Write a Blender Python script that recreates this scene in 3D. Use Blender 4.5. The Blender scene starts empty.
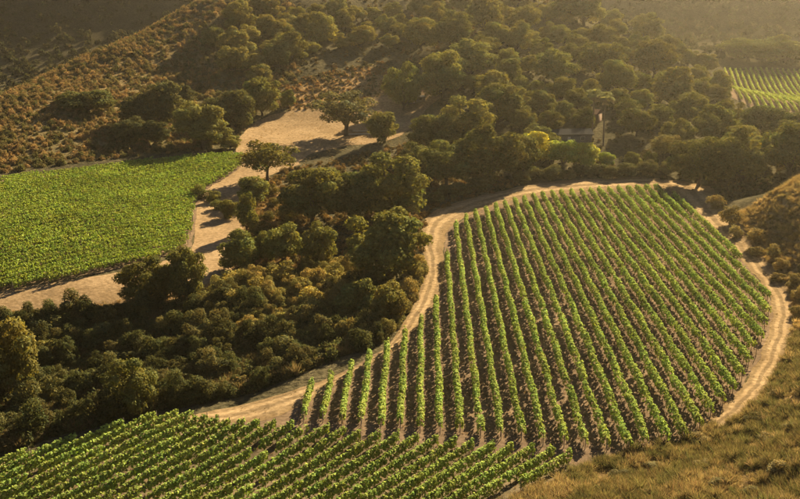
import bpy, math, random
import numpy as np
from mathutils import Vector
from mathutils.geometry import delaunay_2d_cdt

random.seed(7)
rng = np.random.default_rng(11)
R = math.radians
S = bpy.context.scene
C = S.collection

# ------------------------------------------------------------------ camera
FP, CX, CY = 1000.0, 400.0, 249.5          # focal length and centre in photo pixels (800 x 499)
CAMH, PITCH = 62.8, R(16.4)
SP, CP = math.sin(PITCH), math.cos(PITCH)
cam = bpy.data.cameras.new('camera')
camo = bpy.data.objects.new('camera', cam)
C.objects.link(camo)
cam.sensor_width = 36.0
cam.lens = 36.0 * FP / 800.0
cam.clip_start, cam.clip_end = 0.5, 8000.0
camo.location = (0, 0, CAMH)
camo.rotation_euler = (math.pi / 2 - PITCH, 0, 0)
S.camera = camo

# ------------------------------------------------------------------ world and sun
SUN_AZ, SUN_EL = R(26.0), R(24.0)          # azimuth clockwise from +Y
w = bpy.data.worlds.new('World')
S.world = w
w.use_nodes = True
nt = w.node_tree
sky = nt.nodes.new('ShaderNodeTexSky')
sky.sky_type = 'NISHITA'
sky.sun_disc = False
sky.sun_elevation = SUN_EL
sky.sun_rotation = SUN_AZ
sky.air_density, sky.dust_density, sky.ozone_density = .3, .35, 0.3
nt.links.new(sky.outputs[0], nt.nodes['Background'].inputs[0])
nt.nodes['Background'].inputs[1].default_value = 0.05
sl = bpy.data.lights.new('sun', 'SUN')
sl.energy = 5.0
sl.angle = R(0.6)
sl.color = (1.0, 0.85, 0.60)
so = bpy.data.objects.new('sun', sl)
C.objects.link(so)
sdir = Vector((math.sin(SUN_AZ) * math.cos(SUN_EL), math.cos(SUN_AZ) * math.cos(SUN_EL), math.sin(SUN_EL)))
so.rotation_euler = sdir.to_track_quat('Z', 'Y').to_euler()
so.location = sdir * 400
S.view_settings.view_transform = 'Standard'
S.view_settings.look = 'None'
S.view_settings.gamma = 1.0
S.view_settings.exposure = 2.0
S.cycles.use_denoising = True
S.cycles.max_bounces = 6
S.cycles.diffuse_bounces = 3
S.cycles.transmission_bounces = 4
S.cycles.volume_bounces = 1
S.cycles.transparent_max_bounces = 4

HAZE_DENSITY = 0.00006

# ------------------------------------------------------------------ helpers: pixels, terrain
def P(px, py, zc):
    u, v = (px - CX) / FP, (py - CY) / FP
    return (u * zc, zc * (CP - v * SP), CAMH - zc * (SP + v * CP))

def PZ(px, py, z):
    v = (py - CY) / FP
    return P(px, py, (CAMH - z) / (SP + v * CP))

ctrl = []
for a in [(450, 230, 0), (560, 195, .2), (660, 187, 0), (770, 300, .4), (700, 430, 1.2), (620, 450, 1.2), (300, 415, -.6), (440, 300, 0),
          (560, 300, 1.0), (560, 390, 1.0), (430, 400, .3), (660, 360, 1.0), (680, 260, .5),
          (0, 465, -3), (150, 420, -1.8), (100, 499, -1.5), (300, 499, 0), (500, 499, 2.2), (400, 440, .2), (-100, 480, -4),
          (620, 499, 4.2), (720, 470, 4.6), (800, 499, 10), (800, 420, 6.5), (796, 350, 2.2), (784, 300, .8), (725, 440, 2.4),
          (690, 205, 0), (750, 260, .2), (715, 222, 0), (730, 262, .2), (700, 240, .2), (760, 285, .3), (740, 300, .5), (745, 330, .6), (720, 380, .8), (768, 320, .5), (783, 318, .8),
          (800, 176, 13), (762, 200, 7), (728, 217, 1.5), (800, 240, 8), (800, 290, 3.5), (870, 165, 20), (900, 300, 13), (900, 420, 18), (1000, 250, 30), (1000, 450, 32),
          (700, 195, 0), (600, 180, 0), (760, 195, .4), (500, 195, 0), (720, 175, .8), (560, 145, 4), (640, 160, 2), (700, 130, 3.5), (780, 140, 2),
          (0, 290, 0), (190, 245, 0), (0, 178, 4.2), (100, 162, 4), (240, 152, 3), (100, 220, 2.4), (215, 220, 0), (100, 300, -.5), (0, 312, -1), (-120, 300, -1), (-120, 200, 3),
          (100, 350, -4.5), (200, 380, -4), (50, 420, -4.5), (300, 330, -2), (150, 330, -3), (250, 300, -1), (330, 290, -1), (400, 290, -.6), (390, 340, -1), (230, 400, -2.5), (-80, 400, -5),
          (300, 220, 0), (350, 180, .5), (400, 190, .2), (470, 165, 1.5), (280, 125, 4), (400, 108, 7), (340, 100, 9), (400, 135, 4.5),
          (500, 130, 6), (450, 110, 8)]:
    ctrl.append(PZ(*a))
for a in [(500, 81, 388), (500, 41, 445), (500, -8, 540), (0, 98, 362), (100, 52, 420), (200, 8, 468), (250, -14, 494), (-100, 135, 335),
          (100, 105, 356), (230, 100, 378), (300, 60, 425), (280, 20, 474), (400, 60, 428), (400, 20, 492), (350, -10, 532), (170, 70, 408), (50, 110, 340),
          (600, 24, 540), (600, 70, 430), (660, 54, 515), (660, 90, 430), (715, 84, 475), (560, 4, 552), (560, 60, 432), (600, 105, 372), (640, 120, 355),
          (760, 70, 545), (800, 105, 432), (760, 108, 428), (735, 90, 490), (850, 75, 530), (860, 110, 430), (720, 120, 400)]:
    ctrl.append(P(*a))
for px_, py_, zc_, drops in [(-100, 135, 335, (6, 10)), (0, 98, 362, (7, 15)), (60, 72, 392, (7, 18)), (100, 52, 420, (8, 22)), (150, 30, 446, (8, 26)), (200, 8, 468, (8, 28))]:
    X_, Y_, Z_ = P(px_, py_, zc_)
    for e_, dz_ in zip((1.14, 1.32), drops):
        ctrl.append((X_ * e_, Y_ * e_, Z_ - dz_))
for x, y, z in [(0, -5, 60.5), (0, 20, 44), (0, 50, 22), (0, 85, 5), (-60, 85, 0), (60, 85, 10), (-80, 20, 30), (80, 20, 50), (0, -80, 90), (-200, -80, 80), (200, -80, 110),
                (0, -300, 130), (-400, -300, 110), (400, -300, 140), (-250, 100, 0), (-220, 220, 4), (-350, 330, 14), (-400, 150, 10), (250, 150, 50), (330, 300, 60), (420, 80, 80),
                (300, 420, 20), (400, 550, 30),
                (-330, 600, 0), (-180, 600, 4), (0, 640, 20), (150, 690, 14), (260, 640, 12), (420, 680, 30), (-520, 600, 20),
                (-330, 760, 72), (-180, 760, 64), (0, 790, 48), (160, 800, 46), (280, 770, 52), (430, 790, 78), (-560, 760, 80),
                (-330, 950, 128), (-150, 960, 118), (0, 980, 100), (170, 970, 104), (330, 950, 112), (520, 950, 140), (-620, 950, 140),
                (-400, 1200, 150), (0, 1200, 150), (400, 1200, 150), (-700, 400, 60), (700, 400, 110), (-800, 1100, 150), (800, 1100, 150),
                (-1300, 0, 100), (1300, 0, 120), (0, -1300, 140), (0, 1500, 150), (-1200, 1200, 140), (1200, 1200, 140), (-1100, -1100, 140), (1100, -1100, 140)]:
    ctrl.append((x, y, z))
ctrl = np.array(ctrl, float)
SC = 100.0
cp = ctrl[:, :2] / SC
def kern(r2):
    return 0.5 * r2 * np.log(r2 + 1e-9)
n = len(cp)
d2 = ((cp[:, None] - cp[None]) ** 2).sum(-1)
A = np.zeros((n + 3, n + 3))
A[:n, :n] = kern(d2) + np.eye(n) * 0.004
A[:n, n] = 1; A[:n, n + 1:] = cp
A[n, :n] = 1; A[n + 1:, :n] = cp.T
sol = np.linalg.solve(A, np.r_[ctrl[:, 2], 0, 0, 0])
def tps(x, y):
    q = np.stack([x, y], -1) / SC
    out = np.empty(len(q))
    for i in range(0, len(q), 20000):
        b = q[i:i + 20000]
        dd = ((b[:, None, 0] - cp[None, :, 0]) ** 2 + (b[:, None, 1] - cp[None, :, 1]) ** 2)
        out[i:i + 20000] = kern(dd) @ sol[:n] + sol[n] + b @ sol[n + 1:]
    return out

# polar height grid round the camera's foot: fine where the photograph looks, coarse elsewhere
AZ = np.r_[np.linspace(-180, -42, 40)[:-1], np.linspace(-42, -27, 30)[:-1], np.linspace(-27, 27, 230)[:-1], np.linspace(27, 42, 30)[:-1], np.linspace(42, 180, 40)]
LR = np.r_[np.linspace(math.log(6), math.log(90), 60)[:-1], np.linspace(math.log(90), math.log(620), 400)[:-1], np.linspace(math.log(620), math.log(1480), 90)]
gx = np.exp(LR)[None, :] * np.sin(np.radians(AZ))[:, None]
gy = np.exp(LR)[None, :] * np.cos(np.radians(AZ))[:, None]
GZ = tps(gx.ravel(), gy.ravel())
# the central vine block is one gently domed plane
cpl = np.array([PZ(a, b, .3)[:2] for a, b in [(446, 228), (500, 200), (560, 190), (668, 184), (704, 219), (738, 252), (772, 288), (780, 312), (772, 345), (750, 385), (715, 418), (690, 440), (610, 458), (460, 440), (300, 425), (330, 378), (400, 342), (430, 312), (443, 290)]])
def _in(poly, x, y):
    r = np.zeros(len(x), bool); j = len(poly) - 1
    for i in range(len(poly)):
        c = ((poly[i][1] > y) != (poly[j][1] > y)) & (x < (poly[j][0] - poly[i][0]) * (y - poly[i][1]) / (poly[j][1] - poly[i][1] + 1e-12) + poly[i][0])
        r ^= c; j = i
    return r
def _ed(poly, x, y):
    d = np.full(len(x), 1e9); j = len(poly) - 1
    for i in range(len(poly)):
        e = poly[i] - poly[j]; t = np.clip(((x - poly[j][0]) * e[0] + (y - poly[j][1]) * e[1]) / (e @ e + 1e-9), 0, 1)
        d = np.minimum(d, np.hypot(x - poly[j][0] - t * e[0], y - poly[j][1] - t * e[1])); j = i
    return d
_x, _y = gx.ravel(), gy.ravel()
_near = (np.abs(_x) < 160) & (_y > 80) & (_y < 340)
_w = np.zeros(len(_x))
_q = np.where(_in(cpl, _x[_near], _y[_near]), 1.0, np.clip(1 - _ed(cpl, _x[_near], _y[_near]) / 14, 0, 1))
_w[_near] = _q * _q * (3 - 2 * _q)
_dome = .2 + 1.1 * np.exp(-(((_x - 30) / 42) ** 2 + ((_y - 165) / 60) ** 2))
GZ = GZ * (1 - _w) + _dome * _w
# soft limit so that no hill rises past the air box
GZ = np.where(GZ > 120, 120 + 40 * np.tanh((GZ - 120) / 40), GZ)
GZ = np.where(GZ < -6, -6 + 3 * np.tanh((GZ + 6) / 3), GZ).reshape(gx.shape)
def lnoise(x, y, s, seed):
    r2 = np.random.default_rng(seed)
    t = 0
    for k in range(6):
        a = r2.uniform(0, 6.28); f = r2.uniform(.6, 1.7) / s
        t = t + np.sin((x * math.cos(a) + y * math.sin(a)) * f * 6.28 + r2.uniform(0, 6.28))
    return t / 6
# folds and gullies on the hills only (where the ground already stands well above the valley floor)
rr = np.hypot(gx, gy)
amp = np.clip((GZ - 9) / 25, 0, 1) * np.clip((gy - 250) / 150, 0, 1)
GZ += amp * (lnoise(gx, gy, 55, 3) * 2.6 + lnoise(gx, gy, 22, 4) * 0.9)
ampf = np.clip((gy - 640) / 150, 0, 1)
GZ += ampf * (lnoise(gx, gy, 170, 5) * 16 + lnoise(gx, gy, 70, 6) * 7)
gz_max = float(GZ.max()); gz_min = float(GZ.min())

def HF(x, y):
    x = np.atleast_1d(np.asarray(x, float)); y = np.atleast_1d(np.asarray(y, float))
    az = np.degrees(np.arctan2(x, y)); lr = np.log(np.maximum(np.hypot(x, y), 6.001))
    i = np.clip(np.searchsorted(AZ, az) - 1, 0, len(AZ) - 2)
    j = np.clip(np.searchsorted(LR, lr) - 1, 0, len(LR) - 2)
    s = np.clip((az - AZ[i]) / (AZ[i + 1] - AZ[i]), 0, 1); t = np.clip((lr - LR[j]) / (LR[j + 1] - LR[j]), 0, 1)
    return (GZ[i, j] * (1 - s) * (1 - t) + GZ[i + 1, j] * s * (1 - t) + GZ[i, j + 1] * (1 - s) * t + GZ[i + 1, j + 1] * s * t)

ZS = np.exp(np.linspace(math.log(70), math.log(1400), 700))
def G(px, py, up=0.0):
    """the ground point seen at a photo pixel (first hit); up = height of the surface above the ground"""
    u, v = (px - CX) / FP, (py - CY) / FP
    x = u * ZS; y = ZS * (CP - v * SP); z = CAMH - ZS * (SP + v * CP)
    dz = z - HF(x, y) - up
    k = np.argmax(dz < 0)
    if dz[k] >= 0:
        k = len(ZS) - 1
    if k == 0:
        zc = ZS[0]
    else:
        zc = ZS[k - 1] + (ZS[k] - ZS[k - 1]) * dz[k - 1] / (dz[k - 1] - dz[k])
    X, Y, Z = P(px, py, zc)
    return X, Y, Z - up, zc

def pix(x, y, z):
    dz = z - CAMH
    zc = y * CP - dz * SP
    up = y * SP + dz * CP
    return CX + FP * x / zc, CY - FP * up / zc, zc

# ------------------------------------------------------------------ helpers: meshes, objects, materials
def mesh_np(name, v, f, mat=None, col=None, uv=None, smooth=False):
    """v (n,3); f (m,k) one face size; col (n,3) point colours"""
    me = bpy.data.meshes.new(name)
    v = np.ascontiguousarray(v, np.float32); f = np.ascontiguousarray(f, np.int32)
    me.vertices.add(len(v)); me.vertices.foreach_set('co', v.ravel())
    me.loops.add(f.size); me.loops.foreach_set('vertex_index', f.ravel())
    me.polygons.add(len(f)); me.polygons.foreach_set('loop_start', np.arange(0, f.size, f.shape[1], dtype=np.int32))
    if smooth:
        me.polygons.foreach_set('use_smooth', np.ones(len(f), bool))
    me.update(calc_edges=True)
    if col is not None:
        at = me.attributes.new('tint', 'FLOAT_COLOR', 'POINT')
        at.data.foreach_set('color', np.c_[col, np.ones(len(col))].astype(np.float32).ravel())
    if uv is not None:
        ul = me.uv_layers.new(name='UVMap')
        ul.data.foreach_set('uv', np.ascontiguousarray(uv[f.ravel()], np.float32).ravel())
    if mat:
        me.materials.append(mat)
    return me

def link(name, data, parent=None, loc=(0, 0, 0), rz=0.0, scale=(1, 1, 1), color=None):
    o = bpy.data.objects.new(name, data)
    C.objects.link(o)
    o.location = loc; o.rotation_euler = (0, 0, rz); o.scale = scale
    if parent:
        o.parent = parent
    if color is not None:
        o.color = (*color, 1.0)
    return o

def tag(o, label=None, cat=None, group=None, kind=None):
    if label: o['label'] = label
    if cat: o['category'] = cat
    if group: o['group'] = group
    if kind: o['kind'] = kind
    return o

def nodes(name):
    m = bpy.data.materials.new(name)
    m.use_nodes = True
    t = m.node_tree
    t.nodes.clear()
    return m, t, t.nodes, t.links

def leaf_mat(name, transl=0.4, warm=(1.25, 1.1, 0.45), inst=False):
    m, t, N, L = nodes(name)
    out = N.new('ShaderNodeOutputMaterial')
    at = N.new('ShaderNodeAttribute'); at.attribute_name = 'tint'
    oi = N.new('ShaderNodeObjectInfo')
    mul = N.new('ShaderNodeMix'); mul.data_type = 'RGBA'; mul.blend_type = 'MULTIPLY'; mul.inputs[0].default_value = 1
    ia = N.new('ShaderNodeAttribute'); ia.attribute_name = 'icol'; ia.attribute_type = 'INSTANCER'
    L.new(at.outputs['Color'], mul.inputs[6]); L.new(ia.outputs['Color'] if inst else oi.outputs['Color'], mul.inputs[7])
    df = N.new('ShaderNodeBsdfDiffuse')
    L.new(mul.outputs[2], df.inputs['Color'])
    tm = N.new('ShaderNodeMix'); tm.data_type = 'RGBA'; tm.blend_type = 'MULTIPLY'; tm.inputs[0].default_value = 1
    tm.inputs[7].default_value = (*warm, 1)
    L.new(mul.outputs[2], tm.inputs[6])
    tr = N.new('ShaderNodeBsdfTranslucent'); L.new(tm.outputs[2], tr.inputs['Color'])
    mx = N.new('ShaderNodeMixShader'); mx.inputs[0].default_value = transl
    L.new(df.outputs[0], mx.inputs[1]); L.new(tr.outputs[0], mx.inputs[2]); L.new(mx.outputs[0], out.inputs[0])
    return m

def plain_mat(name, c1, c2, scale=3.0, rough=.85, bump=.3, detail=6):
    m, t, N, L = nodes(name)
    out = N.new('ShaderNodeOutputMaterial'); b = N.new('ShaderNodeBsdfPrincipled')
    b.inputs['Roughness'].default_value = rough
    b.inputs['Specular IOR Level'].default_value = 0.0 if rough > .5 else .5
    tc = N.new('ShaderNodeTexCoord'); no = N.new('ShaderNodeTexNoise')
    no.inputs['Scale'].default_value = scale; no.inputs['Detail'].default_value = detail
    L.new(tc.outputs['Object'], no.inputs['Vector'])
    r = N.new('ShaderNodeValToRGB')
    r.color_ramp.elements[0].position = .3; r.color_ramp.elements[0].color = (*c1, 1)
    r.color_ramp.elements[1].position = .7; r.color_ramp.elements[1].color = (*c2, 1)
    L.new(no.outputs[0], r.inputs[0]); L.new(r.outputs[0], b.inputs['Base Color'])
    bp = N.new('ShaderNodeBump'); bp.inputs['Strength'].default_value = bump; bp.inputs['Distance'].default_value = .1
    L.new(no.outputs[0], bp.inputs['Height']); L.new(bp.outputs[0], b.inputs['Normal'])
    L.new(b.outputs[0], out.inputs[0])
    return m

def noise_mix(N, L, vec, scale, detail, lo, hi, c1, c2):
    no = N.new('ShaderNodeTexNoise'); no.inputs['Scale'].default_value = scale; no.inputs['Detail'].default_value = detail
    L.new(vec, no.inputs['Vector'])
    r = N.new('ShaderNodeValToRGB')
    r.color_ramp.elements[0].position = lo; r.color_ramp.elements[0].color = (*c1, 1)
    r.color_ramp.elements[1].position = hi; r.color_ramp.elements[1].color = (*c2, 1)
    L.new(no.outputs[0], r.inputs[0])
    return no.outputs[0], r.outputs[0]

def soil_mat(name, c1, c2, c3, track=False):
    """dirt: large patches, fine grit, pebbles; along a road two wheel tracks worn lighter"""
    m, t, N, L = nodes(name)
    out = N.new('ShaderNodeOutputMaterial'); b = N.new('ShaderNodeBsdfPrincipled')
    b.inputs['Roughness'].default_value = .95; b.inputs['Specular IOR Level'].default_value = 0.0
    tc = N.new('ShaderNodeTexCoord')
    v = tc.outputs['Object']
    h1, k1 = noise_mix(N, L, v, .09, 5, .35, .65, c1, c2)
    h2, k2 = noise_mix(N, L, v, 1.3, 8, .35, .7, (.72, .70, .66), (1.18, 1.18, 1.18))
    mu = N.new('ShaderNodeMix'); mu.data_type = 'RGBA'; mu.blend_type = 'MULTIPLY'; mu.inputs[0].default_value = 1
    L.new(k1, mu.inputs[6]); L.new(k2, mu.inputs[7])
    col = mu.outputs[2]
    h3, k3 = noise_mix(N, L, v, .45, 6, .56, .66, (0, 0, 0), (1, 1, 1))
    mx = N.new('ShaderNodeMix'); mx.data_type = 'RGBA'; mx.inputs[7].default_value = (*c3, 1)
    sc = N.new('ShaderNodeMath'); sc.operation = 'MULTIPLY'; sc.inputs[1].default_value = .7
    L.new(k3, sc.inputs[0]); L.new(sc.outputs[0], mx.inputs[0]); L.new(col, mx.inputs[6])
    col = mx.outputs[2]
    height = h2
    if track:
        uv = N.new('ShaderNodeUVMap'); sx = N.new('ShaderNodeSeparateXYZ'); L.new(uv.outputs[0], sx.inputs[0])
        wob = N.new('ShaderNodeTexNoise'); wob.inputs['Scale'].default_value = .12; L.new(v, wob.inputs['Vector'])
        ad = N.new('ShaderNodeMath'); ad.operation = 'MULTIPLY_ADD'; ad.inputs[1].default_value = .18
        L.new(wob.outputs[0], ad.inputs[0]); L.new(sx.outputs[0], ad.inputs[2])
        ramp = N.new('ShaderNodeValToRGB'); e = ramp.color_ramp.elements
        e[0].position = .05; e[0].color = (.72, .70, .62, 1); e[1].position = 1.0; e[1].color = (.74, .72, .66, 1)
        for p_, c_ in [(.24, .74), (.32, 1.22), (.42, 1.25), (.48, .70), (.60, .66), (.66, 1.22), (.76, 1.25), (.84, .75)]:
            q = e.new(p_); q.color = (c_, c_, c_ * .97, 1)
        L.new(ad.outputs[0], ramp.inputs[0])
        m2 = N.new('ShaderNodeMix'); m2.data_type = 'RGBA'; m2.blend_type = 'MULTIPLY'; m2.inputs[0].default_value = .8
        L.new(col, m2.inputs[6]); L.new(ramp.outputs[0], m2.inputs[7]); col = m2.outputs[2]
    L.new(col, b.inputs['Base Color'])
    bp = N.new('ShaderNodeBump'); bp.inputs['Strength'].default_value = .8; bp.inputs['Distance'].default_value = .12
    L.new(height, bp.inputs['Height']); L.new(bp.outputs[0], b.inputs['Normal'])
    L.new(b.outputs[0], out.inputs[0])
    return m

# ------------------------------------------------------------------ polygons
def poly_ground(pxs, up=0.0):
    return np.array([G(a, b, up)[:2] for a, b in pxs])

def inside(poly, x, y):
    r = np.zeros(len(x), bool)
    j = len(poly) - 1
    for i in range(len(poly)):
        xi, yi = poly[i]; xj, yj = poly[j]
        c = ((yi > y) != (yj > y)) & (x < (xj - xi) * (y - yi) / (yj - yi + 1e-12) + xi)
        r ^= c
        j = i
    return r

def edge_dist(poly, x, y):
    d = np.full(len(x), 1e9)
    j = len(poly) - 1
    for i in range(len(poly)):
        a = poly[j]; bb = poly[i]; e = bb - a
        t = np.clip(((x - a[0]) * e[0] + (y - a[1]) * e[1]) / (e @ e + 1e-9), 0, 1)
        d = np.minimum(d, np.hypot(x - a[0] - t * e[0], y - a[1] - t * e[1]))
        j = i
    return d

def catmull(pts, step):
    pts = np.asarray(pts, float); out = []
    for i in range(len(pts) - 1):
        p0 = pts[max(i - 1, 0)]; p1 = pts[i]; p2 = pts[i + 1]; p3 = pts[min(i + 2, len(pts) - 1)]
        k = max(2, int(np.linalg.norm(p2 - p1) / step))
        for s in np.linspace(0, 1, k, endpoint=False):
            out.append(.5 * ((2 * p1) + (-p0 + p2) * s + (2 * p0 - 5 * p1 + 4 * p2 - p3) * s * s + (-p0 + 3 * p1 - 3 * p2 + p3) * s ** 3))
    out.append(pts[-1])
    return np.array(out)

def strip(name, left, right, mat, off, nc=8, label=None):
    """a road sheet between two edge lines given in photo pixels, laid on the ground"""
    Lp = np.array([G(*p)[:2] for p in left]); Rp = np.array([G(*p)[:2] for p in right])
    B = catmull(np.c_[Lp, Rp], 1.5)
    k = len(B)
    jl = lnoise(B[:, 0], B[:, 1], 9, 21) * .5 + lnoise(B[:, 0], B[:, 1], 3, 23) * .3
    jr = lnoise(B[:, 2], B[:, 3], 9, 22) * .5 + lnoise(B[:, 2], B[:, 3], 3, 24) * .3
    dv = B[:, 2:] - B[:, :2]; dn = dv / (np.linalg.norm(dv, axis=1)[:, None] + 1e-6)
    B[:, :2] += dn * jl[:, None]; B[:, 2:] += dn * jr[:, None]
    s = np.linspace(0, 1, nc + 1)
    xy = B[:, None, :2] * (1 - s)[None, :, None] + B[:, None, 2:] * s[None, :, None]
    xy = xy.reshape(-1, 2)
    z = HF(xy[:, 0], xy[:, 1]) + off
    a = np.arange(k - 1)[:, None] * (nc + 1) + np.arange(nc)[None]
    f = np.stack([a, a + 1, a + nc + 2, a + nc + 1], -1).reshape(-1, 4)
    along = np.repeat(np.arange(k) * 1.5, nc + 1)
    uv = np.c_[np.tile(s, k), along]
    v = np.c_[xy, z]
    # keep the faces looking up
    e1 = v[f[:, 1]] - v[f[:, 0]]; e2 = v[f[:, 3]] - v[f[:, 0]]
    if np.median(np.cross(e1, e2)[:, 2]) < 0:
        f = f[:, ::-1]
    o = link(name, mesh_np(name, v, f, mat, uv=uv, smooth=True))
    tag(o, label, None, None, 'structure')
    return o

def sheet(name, poly, mat, off, step=1.6, label=None):
    """a soil sheet inside a plan polygon, laid on the ground"""
    pts = []
    for i in range(len(poly)):
        a, bb = poly[i], poly[(i + 1) % len(poly)]
        k = max(1, int(np.linalg.norm(bb - a) / step))
        for s in range(k):
            pts.append(a + (bb - a) * s / k)
    pts = np.array(pts)
    pts += np.c_[lnoise(pts[:, 0], pts[:, 1], 7, 31), lnoise(pts[:, 0], pts[:, 1], 7, 32)] * .7
    nb = len(pts)
    lo, hi = pts.min(0), pts.max(0)
    X, Y = np.meshgrid(np.arange(lo[0], hi[0], step), np.arange(lo[1], hi[1], step))
    x, y = X.ravel(), Y.ravel()
    k = inside(pts, x, y) & (edge_dist(pts, x, y) > step * .5)
    allp = np.r_[pts, np.c_[x[k], y[k]]]
    r = delaunay_2d_cdt([Vector(p) for p in allp], [(i, (i + 1) % nb) for i in range(nb)], [], 1, 1e-4)
    vs = np.array([tuple(p) for p in r[0]]); fs = np.array([tuple(q) for q in r[2]])
    v = np.c_[vs, HF(vs[:, 0], vs[:, 1]) + off]
    nz = np.cross(v[fs[:, 1]] - v[fs[:, 0]], v[fs[:, 2]] - v[fs[:, 0]])[:, 2]
    fs[nz < 0] = fs[nz < 0][:, ::-1]
    o = link(name, mesh_np(name, v, fs, mat, smooth=True))
    tag(o, label, None, None, 'structure')
    return o

# ------------------------------------------------------------------ ground
def ground_mat():
    m, t, N, L = nodes('ground_earth')
    out = N.new('ShaderNodeOutputMaterial'); b = N.new('ShaderNodeBsdfPrincipled')
    b.inputs['Roughness'].default_value = .95; b.inputs['Specular IOR Level'].default_value = 0.0
    tc = N.new('ShaderNodeTexCoord'); v = tc.outputs['Object']
    at = N.new('ShaderNodeAttribute'); at.attribute_name = 'tint'
    h1, k1 = noise_mix(N, L, v, .05, 8, .3, .7, (.70, .72, .70), (1.3, 1.25, 1.2))
    h2, k2 = noise_mix(N, L, v, .9, 9, .3, .7, (.55, .55, .5), (1.4, 1.35, 1.3))
    mu = N.new('ShaderNodeMix'); mu.data_type = 'RGBA'; mu.blend_type = 'MULTIPLY'; mu.inputs[0].default_value = 1
    L.new(at.outputs['Color'], mu.inputs[6]); L.new(k1, mu.inputs[7])
    m2 = N.new('ShaderNodeMix'); m2.data_type = 'RGBA'; m2.blend_type = 'MULTIPLY'; m2.inputs[0].default_value = 1
    L.new(mu.outputs[2], m2.inputs[6]); L.new(k2, m2.inputs[7])
    L.new(m2.outputs[2], b.inputs['Base Color'])
    bp = N.new('ShaderNodeBump'); bp.inputs['Strength'].default_value = 1; bp.inputs['Distance'].default_value = .5
    L.new(h2, bp.inputs['Height']); L.new(bp.outputs[0], b.inputs['Normal'])
    L.new(b.outputs[0], out.inputs[0])
    return m

def blur_in(poly, x, y, soft):
    d = edge_dist(poly, x, y)
    return np.where(inside(poly, x, y), np.clip(.5 + d / soft, 0, 1), np.clip(.5 - d / soft, 0, 1))

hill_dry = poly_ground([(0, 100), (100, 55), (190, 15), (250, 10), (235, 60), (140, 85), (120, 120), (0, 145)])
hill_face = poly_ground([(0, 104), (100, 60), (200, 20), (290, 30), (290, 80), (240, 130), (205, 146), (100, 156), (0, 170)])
grass_tan = poly_ground([(300, 85), (380, 65), (400, 95), (350, 112), (300, 112), (270, 100)])
slope_dry = poly_ground([(470, 510), (600, 458), (690, 428), (742, 412), (770, 370), (796, 320), (790, 285), (735, 228), (720, 212), (800, 181), (900, 180), (900, 520), (640, 560)])
verge = poly_ground([(0, 310), (60, 312), (120, 304), (125, 312), (60, 325), (0, 330)])
mid_tan = poly_ground([(240, 205), (262, 172), (280, 190), (300, 240), (330, 270), (290, 290), (200, 285), (235, 265)])
vx, vy, vz = gx.ravel(), gy.ravel(), GZ.ravel()
gc = np.tile(np.array([.080, .068, .038]), (len(vx), 1))
def paint(poly, c, soft, k=1.0):
    global gc
    a = (blur_in(poly, vx, vy, soft) * k)[:, None]
    gc = gc * (1 - a) + np.array(c) * a
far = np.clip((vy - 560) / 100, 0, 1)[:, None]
gc = gc * (1 - far) + np.array([.05, .042, .024]) * far  # slope shadow of the far hills put into the ground colour
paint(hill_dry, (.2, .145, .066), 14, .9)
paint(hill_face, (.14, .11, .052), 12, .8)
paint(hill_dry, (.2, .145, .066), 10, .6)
paint(grass_tan, (.30, .19, .085), 6)
paint(slope_dry, (.22, .15, .07), 5)
paint(verge, (.32, .22, .10), 3)
paint(mid_tan, (.25, .16, .07), 4, .8)
na, nr = gx.shape
ii = np.arange(na - 1)[:, None] * nr + np.arange(nr - 1)[None]
gf = np.stack([ii, ii + nr, ii + nr + 1, ii + 1], -1).reshape(-1, 4)
gf = gf[:, ::-1]
gv = np.c_[vx, vy, vz]
e1 = gv[gf[:, 1]] - gv[gf[:, 0]]; e2 = gv[gf[:, 3]] - gv[gf[:, 0]]
if np.median(np.cross(e1, e2)[:, 2]) < 0:
    gf = gf[:, ::-1]
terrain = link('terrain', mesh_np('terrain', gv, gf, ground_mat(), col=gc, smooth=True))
tag(terrain, 'brown brush covered ground of the valley and its hills', None, None, 'structure')

# ------------------------------------------------------------------ soil sheets and roads
M_road = soil_mat('road_dirt', (.26, .174, .087), (.335, .23, .12), (.19, .128, .068), True)
M_clear = soil_mat('clearing_dirt', (.255, .168, .083), (.335, .227, .117), (.18, .12, .06))
M_soil = soil_mat('vineyard_earth', (.155, .105, .062), (.22, .15, .088), (.115, .082, .05))

M_soil2 = soil_mat('shaded_weedy_earth', (.125, .095, .052), (.19, .138, .08), (.09, .075, .038))  # weed-tinted earth, darkened to stand in for row shade
central_px = [(447, 228), (470, 213), (500, 203), (540, 193), (600, 188), (655, 186), (664, 186), (700, 216), (735, 250), (764, 284), (770, 300), (768, 318), (760, 345),
              (740, 378), (712, 412), (695, 430), (650, 442), (618, 447), (560, 440), (480, 431), (400, 424), (340, 419), (294, 417), (302, 386), (330, 373), (365, 356), (392, 340), (420, 318), (438, 294), (444, 275), (447, 250)]
lower_px = [(-60, 478), (0, 459), (60, 441), (106, 427), (147, 416), (175, 411), (210, 416), (260, 422), (313, 425), (385, 433), (463, 440), (545, 446), (592, 455), (560, 470), (470, 505), (390, 560), (-60, 560)]
left_px = [(-60, 305), (0, 288), (60, 277), (125, 263), (165, 252), (189, 241), (193, 215), (196, 199), (205, 186), (225, 175), (243, 162), (243, 152), (200, 154), (130, 161), (60, 170), (0, 177), (-60, 190)]
far_px = [(722, 68), (760, 67.5), (800, 70), (900, 80), (900, 125), (800, 111), (760, 108), (738, 96)]
UPV = 1.15
central_poly = poly_ground(central_px, UPV)
lower_poly = poly_ground(lower_px, UPV)
left_poly = poly_ground(left_px, UPV)
far_poly = poly_ground(far_px, UPV)

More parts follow.
